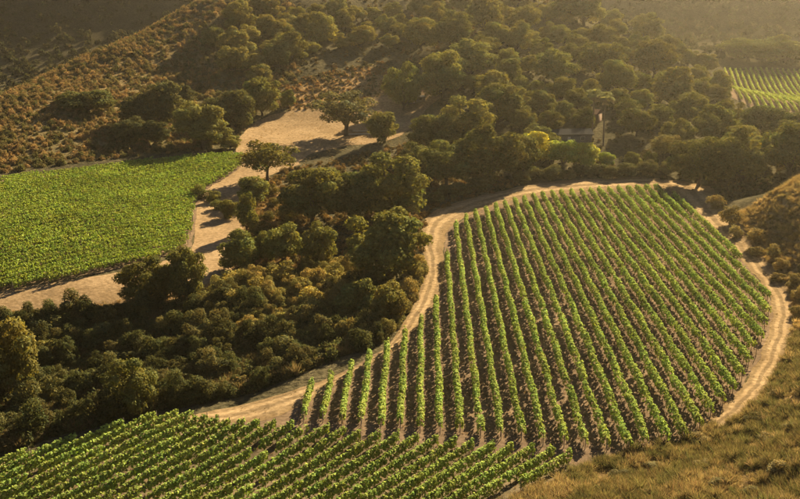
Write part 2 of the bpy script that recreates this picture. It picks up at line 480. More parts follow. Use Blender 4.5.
soil_c = sheet('vineyard_soil', poly_ground([(445, 230), (500, 200), (560, 190), (668, 185), (704, 222), (738, 255), (768, 290), (776, 312), (768, 345), (745, 385), (715, 418), (690, 440), (610, 466), (590, 468), (545, 458), (463, 450), (385, 443),
                                             (313, 436), (250, 432), (205, 424), (240, 414), (290, 398), (330, 378), (400, 342), (430, 312), (443, 290)]), M_soil, .03, 1.6, 'tan bare soil between the rows of the central vine block')
soil_l = sheet('lower_vineyard_soil', poly_ground([(-60, 492), (0, 470), (106, 437), (147, 426), (175, 421), (205, 424), (250, 432), (313, 436), (385, 443), (463, 450), (545, 458), (590, 468), (480, 512), (390, 565), (-60, 565)]), M_soil2, .036, 1.6, 'soil under the slanting rows of the bottom vine block, darkened for row shade')
soil_w = sheet('left_vineyard_soil', poly_ground([(-60, 308), (0, 291), (60, 281), (125, 268), (165, 257), (192, 246), (197, 215), (200, 200), (210, 188), (230, 178), (247, 165), (247, 156), (200, 158), (130, 165), (60, 174), (0, 181), (-60, 194)]), M_soil, .03, 2.0, 'shaded soil under the dense bright vine block')
soil_f = sheet('far_vineyard_soil', poly_ground([(720, 70), (760, 69), (800, 71), (900, 81), (900, 128), (800, 114), (760, 111), (733, 98)]), M_soil, .05, 3.0, 'soil under the small distant vine block')

strip('left_dirt_road', [(-60, 309), (0, 291), (60, 282), (120, 272), (160, 262), (191, 248), (195, 225), (199, 202), (210, 188), (232, 174), (250, 158)],
      [(-60, 328), (0, 316), (60, 312), (120, 304), (175, 300), (228, 285), (240, 250), (242, 229), (244, 205), (262, 180), (300, 164)], M_clear, .06, 8, 'pale dirt road curving past the bright left vine block')
strip('dirt_clearing', [(236, 152), (240, 137), (258, 121), (288, 111), (330, 107), (372, 99), (398, 88), (424, 82)],
      [(298, 164), (312, 154), (345, 146), (372, 144), (398, 137), (414, 125), (426, 110), (440, 98)], M_clear, .064, 10, 'sunlit bare dirt clearing below the wooded slope')
strip('middle_dirt_road', [(700, 184), (640, 177), (560, 181), (505, 190), (455, 203), (428, 216), (420, 240), (425, 262), (419, 292), (405, 320), (386, 347), (350, 370), (300, 388), (230, 408), (190, 415), (150, 420), (60, 446), (0, 464), (-60, 484)],
      [(700, 202), (655, 188), (560, 194), (520, 199), (480, 211), (452, 226), (444, 244), (443, 284), (432, 312), (408, 342), (378, 360), (336, 384), (300, 407), (262, 421), (205, 423), (160, 427), (66, 451), (4, 470), (-56, 490)], M_road, .042, 8, 'pale dirt track bending round the left side of the central vine block')
strip('right_dirt_road', [(664, 184), (702, 221), (736, 255), (765, 288), (772, 312), (764, 347), (742, 386), (713, 416), (690, 436)],
      [(712, 186), (728, 212), (758, 248), (786, 284), (795, 311), (789, 347), (766, 391), (741, 417), (716, 440)], M_road, .047, 8, 'pale rutted dirt road along the right side of the central vine block')
strip('foot_track', [(205, 282), (240, 278), (285, 272), (310, 268), (345, 262)], [(210, 290), (240, 285), (285, 277), (312, 273), (345, 267)], M_clear, .055, 3, 'narrow dirt track between dark shrubs and chaparral')

# ------------------------------------------------------------------ leaf clouds
def leaf_cloud(cen, nrm, size, rs, aspect=.75):
    """one folded quad per leaf clump"""
    n_ = len(cen)
    nrm = nrm / (np.linalg.norm(nrm, axis=1)[:, None] + 1e-9)
    t = rs.normal(size=(n_, 3)); t -= nrm * (t * nrm).sum(1)[:, None]; t /= np.linalg.norm(t, axis=1)[:, None] + 1e-9
    b = np.cross(nrm, t)
    s = size[:, None]
    fold = nrm * s * .18
    v = np.stack([cen - t * s * .5, cen - b * s * .5 * aspect - fold + t * s * .08, cen + t * s * .5, cen + b * s * .5 * aspect - fold + t * s * .02], 1)
    return v.reshape(-1, 3), np.arange(n_ * 4).reshape(-1, 4)

def tubes(paths, sides=6):
    """paths: list of (points, radii); one mesh of tapered tubes"""
    V, F = [], []; base = 0
    for pts, rad in paths:
        pts = np.asarray(pts, float)
        for i, (p, r) in enumerate(zip(pts, rad)):
            d = pts[min(i + 1, len(pts) - 1)] - pts[max(i - 1, 0)]; d /= np.linalg.norm(d) + 1e-9
            a = np.cross(d, [0, 1, 0.02]); a /= np.linalg.norm(a) + 1e-9; b = np.cross(d, a)
            for k in range(sides):
                q = 2 * math.pi * k / sides
                V.append(p + r * (a * math.cos(q) + b * math.sin(q)))
        for i in range(len(pts) - 1):
            for k in range(sides):
                o = base + i * sides
                F.append((o + k, o + (k + 1) % sides, o + sides + (k + 1) % sides, o + sides + k))
        base += len(pts) * sides
    return np.array(V), np.array(F)

M_leaf = leaf_mat('tree_leaves', .28)
M_vine = leaf_mat('vine_leaves', .25, (1.2, 1.15, .4))
M_brush = leaf_mat('brush_leaves', .35, (1.15, 1.0, .6), True)
M_bark = plain_mat('oak_bark', (.05, .038, .026), (.12, .09, .06), 6, .95, .8)
M_palmbark = plain_mat('palm_bark', (.12, .085, .055), (.2, .15, .1), 8, .95, .6)

def make_tree(seed, nl, lobes, leaf, low=.12, squash=.8, trunk_r=.028, spread=.36, lobe_r=(.12, .2), inner=.12, sparse=0.0, clear=.0):
    """unit tree: crown 1 wide, top at 1; returns crown and trunk meshes"""
    rs = np.random.default_rng(seed)
    L = [(np.array([0, 0, low + (1 - low) * .46]), .27)]
    tries = 0
    hz_ = (1 - low) / 2; cz_ = low + hz_
    while len(L) < lobes and tries < 5000:
        tries += 1
        d = rs.normal(size=3); d /= np.linalg.norm(d)
        if d[2] < -.75:
            continue
        r = rs.uniform(*lobe_r)
        k = rs.uniform(.6, 1.07)
        hr = 1.0
        if d[2] < 0:
            hr = (1 - abs(d[2]) ** 3) / max(.2, math.hypot(d[0], d[1])) * .97
        c = np.array([d[0] * (.5 - r) * k * hr, d[1] * (.5 - r) * k * hr, cz_ + d[2] * (hz_ - r * squash) * k])
        if all(np.linalg.norm(c - q[0]) > .62 * max(r, q[1]) or q[1] > .26 for q in L):
            L.append((c, r))
    cs = np.array([q[0] for q in L]); rad = np.array([q[1] for q in L])
    wts = rad ** 2; wts /= wts.sum()
    k = rs.choice(len(L), nl * 2, p=wts)
    d = rs.normal(size=(nl * 2, 3)); d[:, 2] = np.abs(d[:, 2]) * np.where(rs.random(nl * 2) < .68, 1, -1); d /= np.linalg.norm(d, axis=1)[:, None]
    rr_ = rad[k] * (rs.uniform(.66, 1.15, nl * 2) + .16 * np.sin(d[:, 0] * 9 + k) * np.cos(d[:, 1] * 8 + k * 2))
    p = cs[k] + d * rr_[:, None] * np.array([1, 1, squash])
    # drop most leaves buried in another lobe
    buried = np.zeros(len(p), bool)
    for j in range(len(L)):
        q = (p - cs[j]) / (rad[j] * np.array([1, 1, squash]))
        buried |= ((q ** 2).sum(1) < .62 ** 2)
    keep = ~buried | (rs.random(len(p)) < inner)
    if sparse > 0:
        g = np.sin(p[:, 0] * 23 + seed) * np.sin(p[:, 1] * 21) * np.sin(p[:, 2] * 25 + 1)
        keep &= (g > -0.25 + 0 * sparse) | (rs.random(len(p)) > sparse)
    p, d, k = p[keep][:nl], d[keep][:nl], k[keep][:nl]
    nr_ = d + rs.normal(size=d.shape) * .45 + np.array([0, 0, .25])
    v, f = leaf_cloud(p, nr_, leaf * rs.uniform(.6, 1.35, len(p)), rs)
    shade = rs.uniform(.75, 1.25, len(p)) * rs.uniform(.82, 1.18, len(L))[k]
    hue = rs.normal(0, .07, len(p)) + rs.normal(0, .06, len(L))[k]
    col = np.stack([shade * (1 + hue), shade, shade * (1 - hue)], -1)
    crown = mesh_np('crown', v, f, M_leaf, col=np.repeat(col, 4, 0))
    th = low + .18
    paths = [([(0, 0, -.06), (.012, .01, th * .45), (0, .015, th)], [trunk_r * 1.35, trunk_r, trunk_r * .85])]
    order = rs.permutation(len(L))[:7]
    for j in order:
        c = cs[j]
        mid = np.array([c[0] * .45, c[1] * .45, th + (c[2] - th) * .4 + .03])
        paths.append(([(0, .012, th * .8), tuple(mid), tuple(c)], [trunk_r * .62, trunk_r * .42, trunk_r * .14]))
    tv, tf = tubes(paths, 6)
    trunk = mesh_np('trunk', tv, tf, M_bark, smooth=True)
    return crown, trunk

OAK = [make_tree(100 + i, 13000, 33 + i % 5, .036, low=-.10 + .05 * (i % 3), lobe_r=(.085, .155)) for i in range(6)]
SMALLOAK = [make_tree(140 + i, 6000, 25, .05, low=-.1, lobe_r=(.11, .19)) for i in range(4)]
SPARSE = [make_tree(160 + i, 5200, 36, .038, low=.06, lobe_r=(.08, .13), sparse=.8, trunk_r=.03) for i in range(2)]
UMBRELLA = [make_tree(170, 4200, 26, .042, low=.22, lobe_r=(.1, .15), trunk_r=.022)]
TALL = [make_tree(180 + i, 3600, 26, .055, low=-.06, lobe_r=(.12, .2)) for i in range(2)]
BUSH = [make_tree(200 + i, 2800, 15, .056, low=-.25, lobe_r=(.15, .22), trunk_r=.02) for i in range(4)]
KINDS = {'oak': OAK, 'small': SMALLOAK, 'sparse': SPARSE, 'umbrella': UMBRELLA, 'tall': TALL, 'bush': BUSH}
OLIVE = (.140, .134, .036)
occupied = []
def place_tree(name, px, py, wpx, hpx, kind, label, cat='tree', group=None, col=OLIVE, variant=None, at=None):
    x, y, z, zc = G(px, py) if at is None else at
    W = wpx * zc / FP * 1.12
    T = hpx * zc / FP * 1.08
    protos = KINDS[kind]
    vv = protos[(variant if variant is not None else random.randrange(len(protos))) % len(protos)]
    rz = random.uniform(0, 6.28)
    root = link(name, None, loc=(x, y, z - .05), rz=rz)
    root.empty_display_size = .5
    tag(root, label, cat, group)
    j = random.uniform(.78, 1.25)
    hs = random.uniform(-.05, .09)
    c = tuple(max(0, 1.2 * a * j * q) for a, q in zip(col, (1 + hs, 1.0, 1 - hs * .5)))
    part = 'crown'
    link(part, vv[0], root, scale=(W, W, T), color=c)
    link('trunk' if kind != 'bush' else 'stem', vv[1], root, scale=(W, W, T))
    occupied.append((x, y, W * .5))
    return root

ORD = ['first', 'second', 'third', 'fourth', 'fifth', 'sixth', 'seventh', 'eighth', 'ninth', 'tenth', 'eleventh', 'twelfth', 'thirteenth', 'fourteenth', 'fifteenth', 'sixteenth', 'seventeenth', 'eighteenth',
       'nineteenth', 'twentieth', 'twenty-first', 'twenty-second', 'twenty-third', 'twenty-fourth', 'twenty-fifth', 'twenty-sixth', 'twenty-seventh', 'twenty-eighth', 'twenty-ninth', 'thirtieth',
       'thirty-first', 'thirty-second', 'thirty-third', 'thirty-fourth', 'thirty-fifth', 'thirty-sixth', 'thirty-seventh', 'thirty-eighth', 'thirty-ninth', 'fortieth',
       'forty-first', 'forty-second', 'forty-third', 'forty-fourth', 'forty-fifth', 'forty-sixth', 'forty-seventh', 'forty-eighth', 'forty-ninth', 'fiftieth', 'fifty-first', 'fifty-second', 'fifty-third', 'fifty-fourth', 'fifty-fifth', 'fifty-sixth', 'fifty-seventh', 'fifty-eighth', 'fifty-ninth', 'sixtieth']
# ------------------------------------------------------------------ trees placed one by one
DARK = (.118, .114, .032)
GREY = (.10, .092, .042)
YEL = (.26, .30, .06)  # yellow-green leaves, brightened in place of direct sun
BRITE = (.36, .34, .05)
TT = [
 (149, 304, 60, 46, 'oak', DARK, 'rounded dark oak at the bend of the left dirt road, left of its twin'),
 (187, 300, 44, 54, 'oak', DARK, 'rounded oak at the left road bend, taller right one of the pair'),
 (240, 269, 44, 38, 'small', OLIVE, 'round oak right of the left road, throwing its shadow across it'),
 (247, 233, 24, 40, 'tall', OLIVE, 'narrow upright tree beside the left road, between two round oaks'),
 (251, 203, 36, 27, 'small', DARK, 'low dark oak just below the flat-topped tree'),
 (229, 218, 20, 20, 'small', DARK, 'small dark tree leaning over the left road edge'),
 (268, 182, 60, 40, 'umbrella', DARK, 'flat-topped tree with bare stems where road meets clearing'),
 (284, 263, 44, 40, 'small', OLIVE, 'middle tree of the three above the narrow track'),
 (264, 260, 26, 30, 'small', OLIVE, 'small tree tucked between the road oak and its right neighbour'),
 (318, 265, 38, 44, 'small', (.155, .145, .04), 'lighter green tree at the right end of the track'),
 (312, 224, 70, 58, 'oak', DARK, 'big dark oak at the left end of the middle grove'),
 (352, 222, 58, 52, 'oak', DARK, 'dark oak in the middle of the grove above the biggest oak'),
 (392, 218, 78, 64, 'oak', OLIVE, 'tall oak at the right end of the middle grove'),
 (386, 284, 86, 74, 'oak', OLIVE, 'biggest oak, standing beside the middle dirt track'),
 (358, 318, 44, 40, 'small', (.135, .13, .036), 'round shrubby oak below the biggest oak'),
 (388, 322, 40, 42, 'small', (.15, .135, .04), 'round shrubby oak pressed against the middle dirt track'),
 (8, 402, 64, 88, 'oak', (.145, .135, .04), 'pale green sunlit tree at the left picture edge'),
 (48, 362, 28, 24, 'small', (.18, .16, .045), 'small sunlit tree beside the pale tree at the left edge'),
 (130, 414, 56, 58, 'oak', (.13, .122, .036), 'sunlit round tree standing alone in the dark brush'),
 (346, 136, 66, 46, 'sparse', GREY, 'wide thin-leaved tree with visible limbs in the dirt clearing'),
 (384, 143, 34, 32, 'small', OLIVE, 'small round tree right of the thin-leaved clearing tree'),
 (404, 110, 40, 45, 'oak', (.15, .15, .04), 'dark round oak in front of the small white shed'),
 (441, 98, 54, 46, 'oak', (.14, .135, .036), 'broad oak behind the small white shed'),
 # grove right of the clearing
 (432, 152, 52, 38, 'oak', OLIVE, 'oak at the left foot of the central grove, next to the clearing'),
 (466, 146, 64, 48, 'oak', OLIVE, 'oak high in the central grove with a broad crown'),
 (498, 128, 56, 44, 'oak', DARK, 'dark oak crowning the top of the central grove'),
 (446, 186, 62, 46, 'oak', DARK, 'dark oak at the front of the central grove by the track'),
 (488, 184, 66, 58, 'oak', DARK, 'largest oak of the central grove, above the track'),
 (520, 176, 40, 42, 'small', DARK, 'dark oak left of the bright yellow-green tree'),
 (415, 176, 40, 34, 'small', DARK, 'small dark oak at the left front of the central grove'),
 # bright trees by the house
 (536, 163, 40, 32, 'small', BRITE, 'brightest yellow-green tree at the edge of the central grove'),
 (563, 166, 32, 27, 'small', YEL, 'yellow-green tree second from the brightest tree'),
 (584, 167, 28, 25, 'small', (.25, .27, .06), 'dull yellow tree third from the brightest tree'),
 (606, 166, 18, 15, 'small', (.25, .28, .06), 'tiny yellow-green tree below the palms'),
 (632, 167, 18, 15, 'small', OLIVE, 'tiny round green tree, left of two in front of the feathery tree'),
 (650, 170, 15, 19, 'small', (.08, .08, .02), 'tiny upright green tree, right of two in front of the feathery tree'),
 (664, 158, 36, 24, 'sparse', (.14, .125, .05), 'pale feathery tree left of the wide dark oaks'),
 (549, 153, 26, 20, 'small', OLIVE, 'green tree before the left end of the low grey house'),
 # right hand oaks
 (698, 186, 60, 50, 'oak', DARK, 'dark oak at the left of the wide pair behind the clearing'),
 (740, 184, 66, 54, 'oak', DARK, 'dark oak at the right of the wide pair behind the clearing'),
 (790, 176, 64, 56, 'oak', DARK, 'dark oak at the right picture edge above the grassy knoll'),
 (764, 136, 58, 31, 'oak', DARK, 'dark oak hiding the near corner of the distant vine block'),
 (716, 140, 44, 34, 'small', OLIVE, 'oak left of the one hiding the distant vine block'),
 (802, 140, 46, 28, 'oak', DARK, 'oak at the right edge just below the distant vine block'),
 (748, 62, 62, 24, 'oak', DARK, 'hazy dark tree clump left part above the distant vine block'),
 (784, 63, 56, 26, 'oak', DARK, 'hazy dark tree at the right above the distant vine block'),
 # trees at the foot of the left hill
 (204, 148, 56, 46, 'oak', (.16, .15, .045), 'large pale oak at the foot of the left hill'),
 (162, 128, 50, 46, 'oak', (.085, .082, .032), 'hazy pale oak half way up the left hill'),
 (236, 128, 40, 38, 'small', (.08, .075, .026), 'oak between the pale hill oak and the dirt clearing'),
 (262, 116, 42, 38, 'oak', OLIVE, 'dark round oak at the upper left of the dirt clearing'),
 (288, 108, 16, 18, 'small', OLIVE, 'small bush-like tree right of the clearing oak'),
 (88, 112, 52, 22, 'small', (.10, .095, .03), 'low spreading green tree alone on the left hillside'),
 (64, 108, 20, 14, 'small', (.10, .095, .03), 'little green tree left of the low spreading hillside tree'),
 (230, 149, 22, 15, 'small', OLIVE, 'small tree where the left vine block meets the clearing'),
]
for i, (px, py, w_, h_, k, c, lab) in enumerate(TT):
    place_tree('broadleaf_tree' if k not in ('oak',) else 'oak_tree', px, py, w_, h_, k, lab, 'tree', 'trees', c, i)

# ------------------------------------------------------------------ woods of single trees, filled zone by zone
def zone(poly, wr, n_, where, group, col, kinds=('oak', 'oak', 'small'), hk=(.72, .95), gap=.52, name='oak_tree', what='oak', cat='tree', avoid=True):
    pl = np.array(poly, float); lo, hi = pl.min(0), pl.max(0)
    got = []; t_ = 0
    while len(got) < n_ and t_ < 6000:
        t_ += 1
        px, py = random.uniform(lo[0], hi[0]), random.uniform(lo[1], hi[1])
        if not inside(pl, np.array([px]), np.array([py]))[0]:
            continue
        if (584 < px < 612 and 104 < py < 150 or 540 < px < 625 and 138 < py < 168) and name == 'oak_tree':
            continue
        w_ = random.uniform(*wr)
        if any(math.hypot((px - a) / 1.0, (py - b) * 1.9) < gap * (w_ + c) * .5 * 1.55 for a, b, c in got):
            continue
        g = G(px, py)
        if avoid and any(math.hypot(g[0] - a, g[1] - b) < .75 * r for a, b, r in occupied):
            continue
        got.append((px, py, w_))
    # number them tier by tier, from the top, each tier from the left
    got.sort(key=lambda q: q[1])
    nt_ = max(1, round(len(got) / 9))
    per = math.ceil(len(got) / nt_)
    for ti in range(nt_):
        tier = sorted(got[ti * per:(ti + 1) * per])
        for k, (px, py, w_) in enumerate(tier):
            lab = f'{what} {where}, {ORD[k]} from left in tier {["one", "two", "three", "four", "five", "six", "seven", "eight", "nine", "ten"][ti]} from top' if nt_ > 1 else f'{what} {where}, {ORD[k]} from the left'
            place_tree(name, px, py, w_, w_ * random.uniform(*hk), random.choice(kinds), lab, cat, group, col)
zone([(300, 20), (560, -2), (600, 14), (560, 40), (470, 56), (395, 48), (330, 52), (290, 62), (270, 40)], (17, 42), 72, 'on the high wooded slope', 'oaks on the high wooded slope', (.16, .145, .038))
zone([(470, 60), (560, 40), (600, 16), (660, 44), (722, 78), (728, 100), (690, 128), (610, 112), (560, 108), (500, 112), (455, 80)], (20, 50), 74, 'in the wood behind the palms', 'oaks in the wood behind the palms', (.145, .135, .036))
zone([(525, 112), (600, 116), (690, 124), (735, 128), (700, 150), (680, 158), (655, 146), (610, 145), (540, 150), (515, 135)], (26, 40), 22, 'around the low grey house', 'oaks around the low grey house', (.125, .118, .034))
zone([(222, 14), (262, 6), (300, 30), (290, 75), (250, 95), (220, 78), (212, 45)], (20, 34), 16, 'on the left hill shoulder', 'trees on the left hill shoulder', (.17, .15, .045), ('small', 'small', 'oak'))
zone([(105, 108), (150, 98), (215, 100), (232, 140), (180, 150), (130, 145)], (22, 36), 8, 'low on the left hill', 'trees low on the left hill', (.07, .068, .028), ('small',))
zone([(740, 150), (800, 150), (812, 160), (800, 170), (700, 174), (690, 160)], (28, 40), 7, 'on the flat below the distant vines', 'oaks below the distant vines', (.125, .118, .034), hk=(.7, .9))
# bushes large enough to pick out
zone([(205, 292), (265, 280), (335, 285), (345, 335), (300, 345), (225, 335), (190, 318)], (16, 38), 34, 'in the chaparral', 'chaparral bushes above the ravine', (.23, .195, .055), ('bush',), (.4, .65), .42, 'chaparral_bush', 'yellowish bush', 'bush')
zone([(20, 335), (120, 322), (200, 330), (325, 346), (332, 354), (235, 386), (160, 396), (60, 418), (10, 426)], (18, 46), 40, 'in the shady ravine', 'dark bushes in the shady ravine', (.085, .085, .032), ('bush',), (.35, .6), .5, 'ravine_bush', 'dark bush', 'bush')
zone([(262, 200), (285, 185), (300, 225), (335, 245), (330, 262), (280, 235), (255, 250)], (14, 24), 12, 'below the flat-topped tree', 'bushes below the flat-topped tree', (.11, .095, .03), ('bush',), (.6, .8), .7, 'chaparral_bush', 'olive bush', 'bush')
zone([(712, 205), (730, 215), (792, 272), (800, 300), (796, 318), (786, 290), (742, 245), (712, 218)], (15, 26), 16, 'along the right dirt road', 'bushes along the right dirt road', (.21, .165, .068), ('bush',), (.6, .85), .7, 'roadside_bush', 'golden brown bush', 'bush')
zone([(405, 290), (424, 270), (415, 300), (395, 328), (380, 338)], (12, 18), 7, 'beside the middle dirt track', 'bushes beside the middle dirt track', (.13, .1, .035), ('bush',), (.6, .85), .7, 'roadside_bush', 'olive bush', 'bush')
zone([(196, 196), (210, 200), (225, 208), (222, 212), (205, 204)], (14, 18), 4, 'crossing the left dirt road verge', 'bushes on the left road verge', DARK, ('bush',), (.7, .9), .6, 'roadside_bush', 'dark bush', 'bush')
zone([(500, 182), (560, 176), (690, 173), (692, 181), (640, 178), (560, 181), (505, 189), (450, 200), (430, 208), (440, 196)], (18, 28), 22, 'right behind the central vines', 'small trees behind the central vines', (.10, .092, .034), ('small',), (.5, .7), .45, 'small_tree', 'small dark tree', 'tree')
zone([(620, 470), (800, 380), (800, 499), (600, 499)], (16, 30), 12, 'on the near dry slope', 'shrubs on the dry slope', (.17, .14, .06), ('bush',), (.3, .5), .75, 'dry_shrub', 'brown shrub', 'shrub')
# two fan palms by the house
def palm(px, py, hpx, label, variant):
    x, y, z, zc = G(px, py)
    Hh = hpx * zc / FP
    rs = np.random.default_rng(variant)
    root = link('fan_palm', None, loc=(x, y, z), rz=rs.uniform(0, 6))
    tag(root, label, 'palm', 'fan palms by the low grey house')
    tv, tf = tubes([([(0, 0, -.3), (.1, .05, Hh * .5), (0, .1, Hh * .9)], [.34, .27, .24])], 8)
    link('trunk', mesh_np('trunk', tv, tf, M_palmbark, smooth=True), root)
    V, F, K = [], [], []
    def frond(d, L_, w_, col, droop):
        d = np.array(d) / np.linalg.norm(d); side = np.cross(d, [0, 0, 1.]); side /= np.linalg.norm(side) + 1e-9
        o = np.array([0, .1, Hh * .9])
        stem = o + d * L_ * .45
        for q in np.linspace(-1.2, 1.2, 9):
            dd = d * math.cos(q) + side * math.sin(q)
            tip = stem + dd * L_ * .55 + np.array([0, 0, -droop * L_ * .25])
            b0 = len(V); sd = np.cross(dd, [0, 0, 1.]) * w_
            V.extend([stem - sd * .3, stem + dd * L_ * .3 - sd, tip, stem + dd * L_ * .3 + sd]); F.append((b0, b0 + 1, b0 + 2, b0 + 3)); K.extend([col] * 4)
        b0 = len(V); sd = side * .05
        V.extend([o - sd, o + sd, stem + sd, stem - sd]); F.append((b0, b0 + 1, b0 + 2, b0 + 3)); K.extend([col] * 4)
    for i in range(34):
        a = rs.uniform(0, 6.28); e = rs.uniform(-.5, 1.2)
        c = np.array([.24, .23, .08]) * rs.uniform(.7, 1.4) if e > -.15 else np.array([.32, .25, .13]) * rs.uniform(.7, 1.2)
        frond((math.cos(a) * math.cos(e), math.sin(a) * math.cos(e), math.sin(e)), 3.1 * rs.uniform(.8, 1.1), .26, c, .8)
    link('fronds', mesh_np('fronds', np.array(V), np.array(F), M_leaf, col=np.array(K)), root, color=(1, 1, 1))
    V, F, K = [], [], []
    for i in range(22):
        a = rs.uniform(0, 6.28)
        frond((math.cos(a) * .35, math.sin(a) * .35, -1), 2.4 * rs.uniform(.7, 1.3), .14, np.array([.36, .28, .16]) * rs.uniform(.6, 1.1), 0)
    link('dead_frond_skirt', mesh_np('dead_frond_skirt', np.array(V), np.array(F), M_leaf, col=np.array(K)), root, color=(1, 1, 1))
palm(592, 134, 44, 'left of the two fan palms beside the low grey house', 5)
palm(603, 146, 54, 'right, lower of the two fan palms beside the low grey house', 6)
# ------------------------------------------------------------------ vineyards: every row a thing
M_post = plain_mat('weathered_post', (.16, .13, .10), (.30, .26, .21), 20, .9, .3)
pv_, pf_ = tubes([([(0, 0, -.2), (0, 0, 1.0), (0, 0, 1.8)], [.06, .058, .05]), ([(0, 0, 1.79), (0, 0, 1.81)], [.05, .005])], 6)
POST = mesh_np('end_post', pv_, pf_, M_post, smooth=False)

def rows_in(poly, az, spacing, minlen=5.0, start=0.0):
    d = np.array([math.sin(az), math.cos(az)]); nn = np.array([math.cos(az), -math.sin(az)])
    t = poly @ nn
    out = []
    for o in np.arange(t.min() + spacing * .5 + start, t.max(), spacing):
        s = []
        for i in range(len(poly)):
            a, b = poly[i], poly[(i + 1) % len(poly)]
            ta, tb = a @ nn - o, b @ nn - o
            if (ta > 0) != (tb > 0):
                k = ta / (ta - tb); q = a + (b - a) * k
                s.append(q @ d)
        s.sort()
        for i in range(0, len(s) - 1, 2):
            if s[i + 1] - s[i] > minlen:
                out.append((o, s[i], s[i + 1], d, nn))
    return out

def vine_row(o, s0, s1, d, nn, label, group, per_m, leaf, wid, hgt, low, col, seed, gaps=.03, trunks=True, tramp=.35, hedge=1):
    rs = np.random.default_rng(seed)
    s0 += rs.uniform(0, .9); s1 -= rs.uniform(0, .9)
    Ln = s1 - s0
    b0 = d * s0 + nn * o
    z0 = float(HF(b0[0], b0[1])[0])
    origin = np.array([b0[0], b0[1], z0])
    root = link('vine_row', None, loc=tuple(origin))
    tag(root, label, 'vine row', group)
    nv = max(3, int(Ln / 1.6))
    vig = rs.uniform(.9, 1.08, nv)
    weak = rs.random(nv) < gaps
    vig[weak] *= rs.uniform(.0, .55, weak.sum())
    big = lnoise(np.arange(nv) * 1.6 + o * 3, np.full(nv, o), 26, 77) * .16
    vig = vig + big * (vig > .3)
    ncl = int(Ln * per_m / 5)                      # shoot clumps, each a little ball of leaves
    cs_ = rs.uniform(0, Ln, ncl)
    cvi = np.clip((cs_ / Ln * nv).astype(int), 0, nv - 1)
    ok = rs.random(ncl) < np.clip(vig[cvi] * 1.1, 0, 1)
    cs_, cvi = cs_[ok], cvi[ok]; ncl = len(cs_)
    cth = rs.uniform(-.3 * math.pi, 1.3 * math.pi, ncl)
    crd = rs.uniform(.3, 1.0, ncl) ** .7
    cz, rz = (low + hgt) / 2, (hgt - low) / 2
    coff = np.cos(cth) * wid * .5 * crd * np.clip(vig[cvi], .4, 1.2) + .1 * np.sin(cs_ * .35 + o) * wid
    czz = cz + np.sin(cth) * rz * crd * (.8 + .25 * vig[cvi])
    spike = rs.random(ncl) < .10
    czz[spike] += rs.uniform(.1, tramp, spike.sum())
    crr = rs.uniform(.6, 1.15, ncl) * leaf * .55
    ci = np.repeat(np.arange(ncl), 5)
    cnt = len(ci)
    dd = rs.normal(size=(cnt, 3)); dd /= np.linalg.norm(dd, axis=1)[:, None]
    pp = dd * (crr[ci] * rs.uniform(.5, 1.1, cnt))[:, None]
    s = np.clip(cs_[ci] + pp[:, 0], 0, Ln); off = coff[ci] + pp[:, 1]; z = np.maximum(czz[ci] + pp[:, 2], .12)
    x = b0[0] + d[0] * s + nn[0] * off; y = b0[1] + d[1] * s + nn[1] * off
    zz = HF(b0[0] + d[0] * s, b0[1] + d[1] * s) + z
    p = np.stack([x, y, zz], -1) - origin
    hx, hz_ = np.cos(cth)[ci], np.sin(cth)[ci]          # a clipped hedge: leaves face out of its cross-section
    mixk = .35 if hedge else 1.0
    nrm = d[None, :2] * dd[:, :1] * mixk + nn[None, :2] * (dd[:, 1:2] * mixk + (hx * .9)[:, None] * hedge)
    nrm = np.c_[nrm, dd[:, 2] * mixk + .25 + hz_ * .8 * hedge] + rs.normal(0, .28 if hedge else .4, (cnt, 3))
    vk = cvi[ci]
    cshade = rs.uniform(.78, 1.25, ncl)[ci] * (1 + .28 * lnoise(x, y, 30, 91) + .15 * lnoise(x, y, 8, 92))
    v, f = leaf_cloud(p, nrm, leaf * rs.uniform(.65, 1.35, len(p)), rs, .85)
    sh = rs.uniform(.72, 1.28, len(p)) * cshade
    hu = rs.normal(0, .08, len(p)) + rs.normal(0, .05, nv)[vk]
    K = np.stack([col[0] * sh * (1 + hu), col[1] * sh, col[2] * sh], -1)
    link('foliage', mesh_np('foliage', v, f, M_vine, col=np.repeat(K, 4, 0)), root, color=(1, 1, 1))
    if trunks:
        tv, tf = [], []
        for i in range(nv):
            if vig[i] < .15: continue
            q = (i + .5) / nv * Ln
            bx, by = b0 + d * q + nn * rs.normal(0, .03)
            gz = float(HF(bx, by)[0]) - z0
            b_ = np.array([bx - origin[0], by - origin[1], gz])
            r_ = .05
            k = len(tv)
            lean = rs.normal(0, .06, 2)
            for (h_, rr__) in ((-.05, r_), (low + .25, r_ * .7)):
                for a in range(4):
                    tv.append(b_ + [lean[0] * h_ + rr__ * math.cos(a * 1.571), lean[1] * h_ + rr__ * math.sin(a * 1.571), h_])
            for a in range(4):
                tf.append((k + a, k + (a + 1) % 4, k + 4 + (a + 1) % 4, k + 4 + a))
        if tf:
            t_ = link('vine_trunks', mesh_np('vine_trunks', np.array(tv), np.array(tf), M_bark), root)
            t_['kind'] = 'stuff'
    for q in (-.1, Ln + .1):
        e = b0 + d * q
        link('end_post', POST, root, loc=(e[0] - origin[0], e[1] - origin[1], float(HF(e[0], e[1])[0]) - z0), rz=rs.uniform(0, 3))
    return root

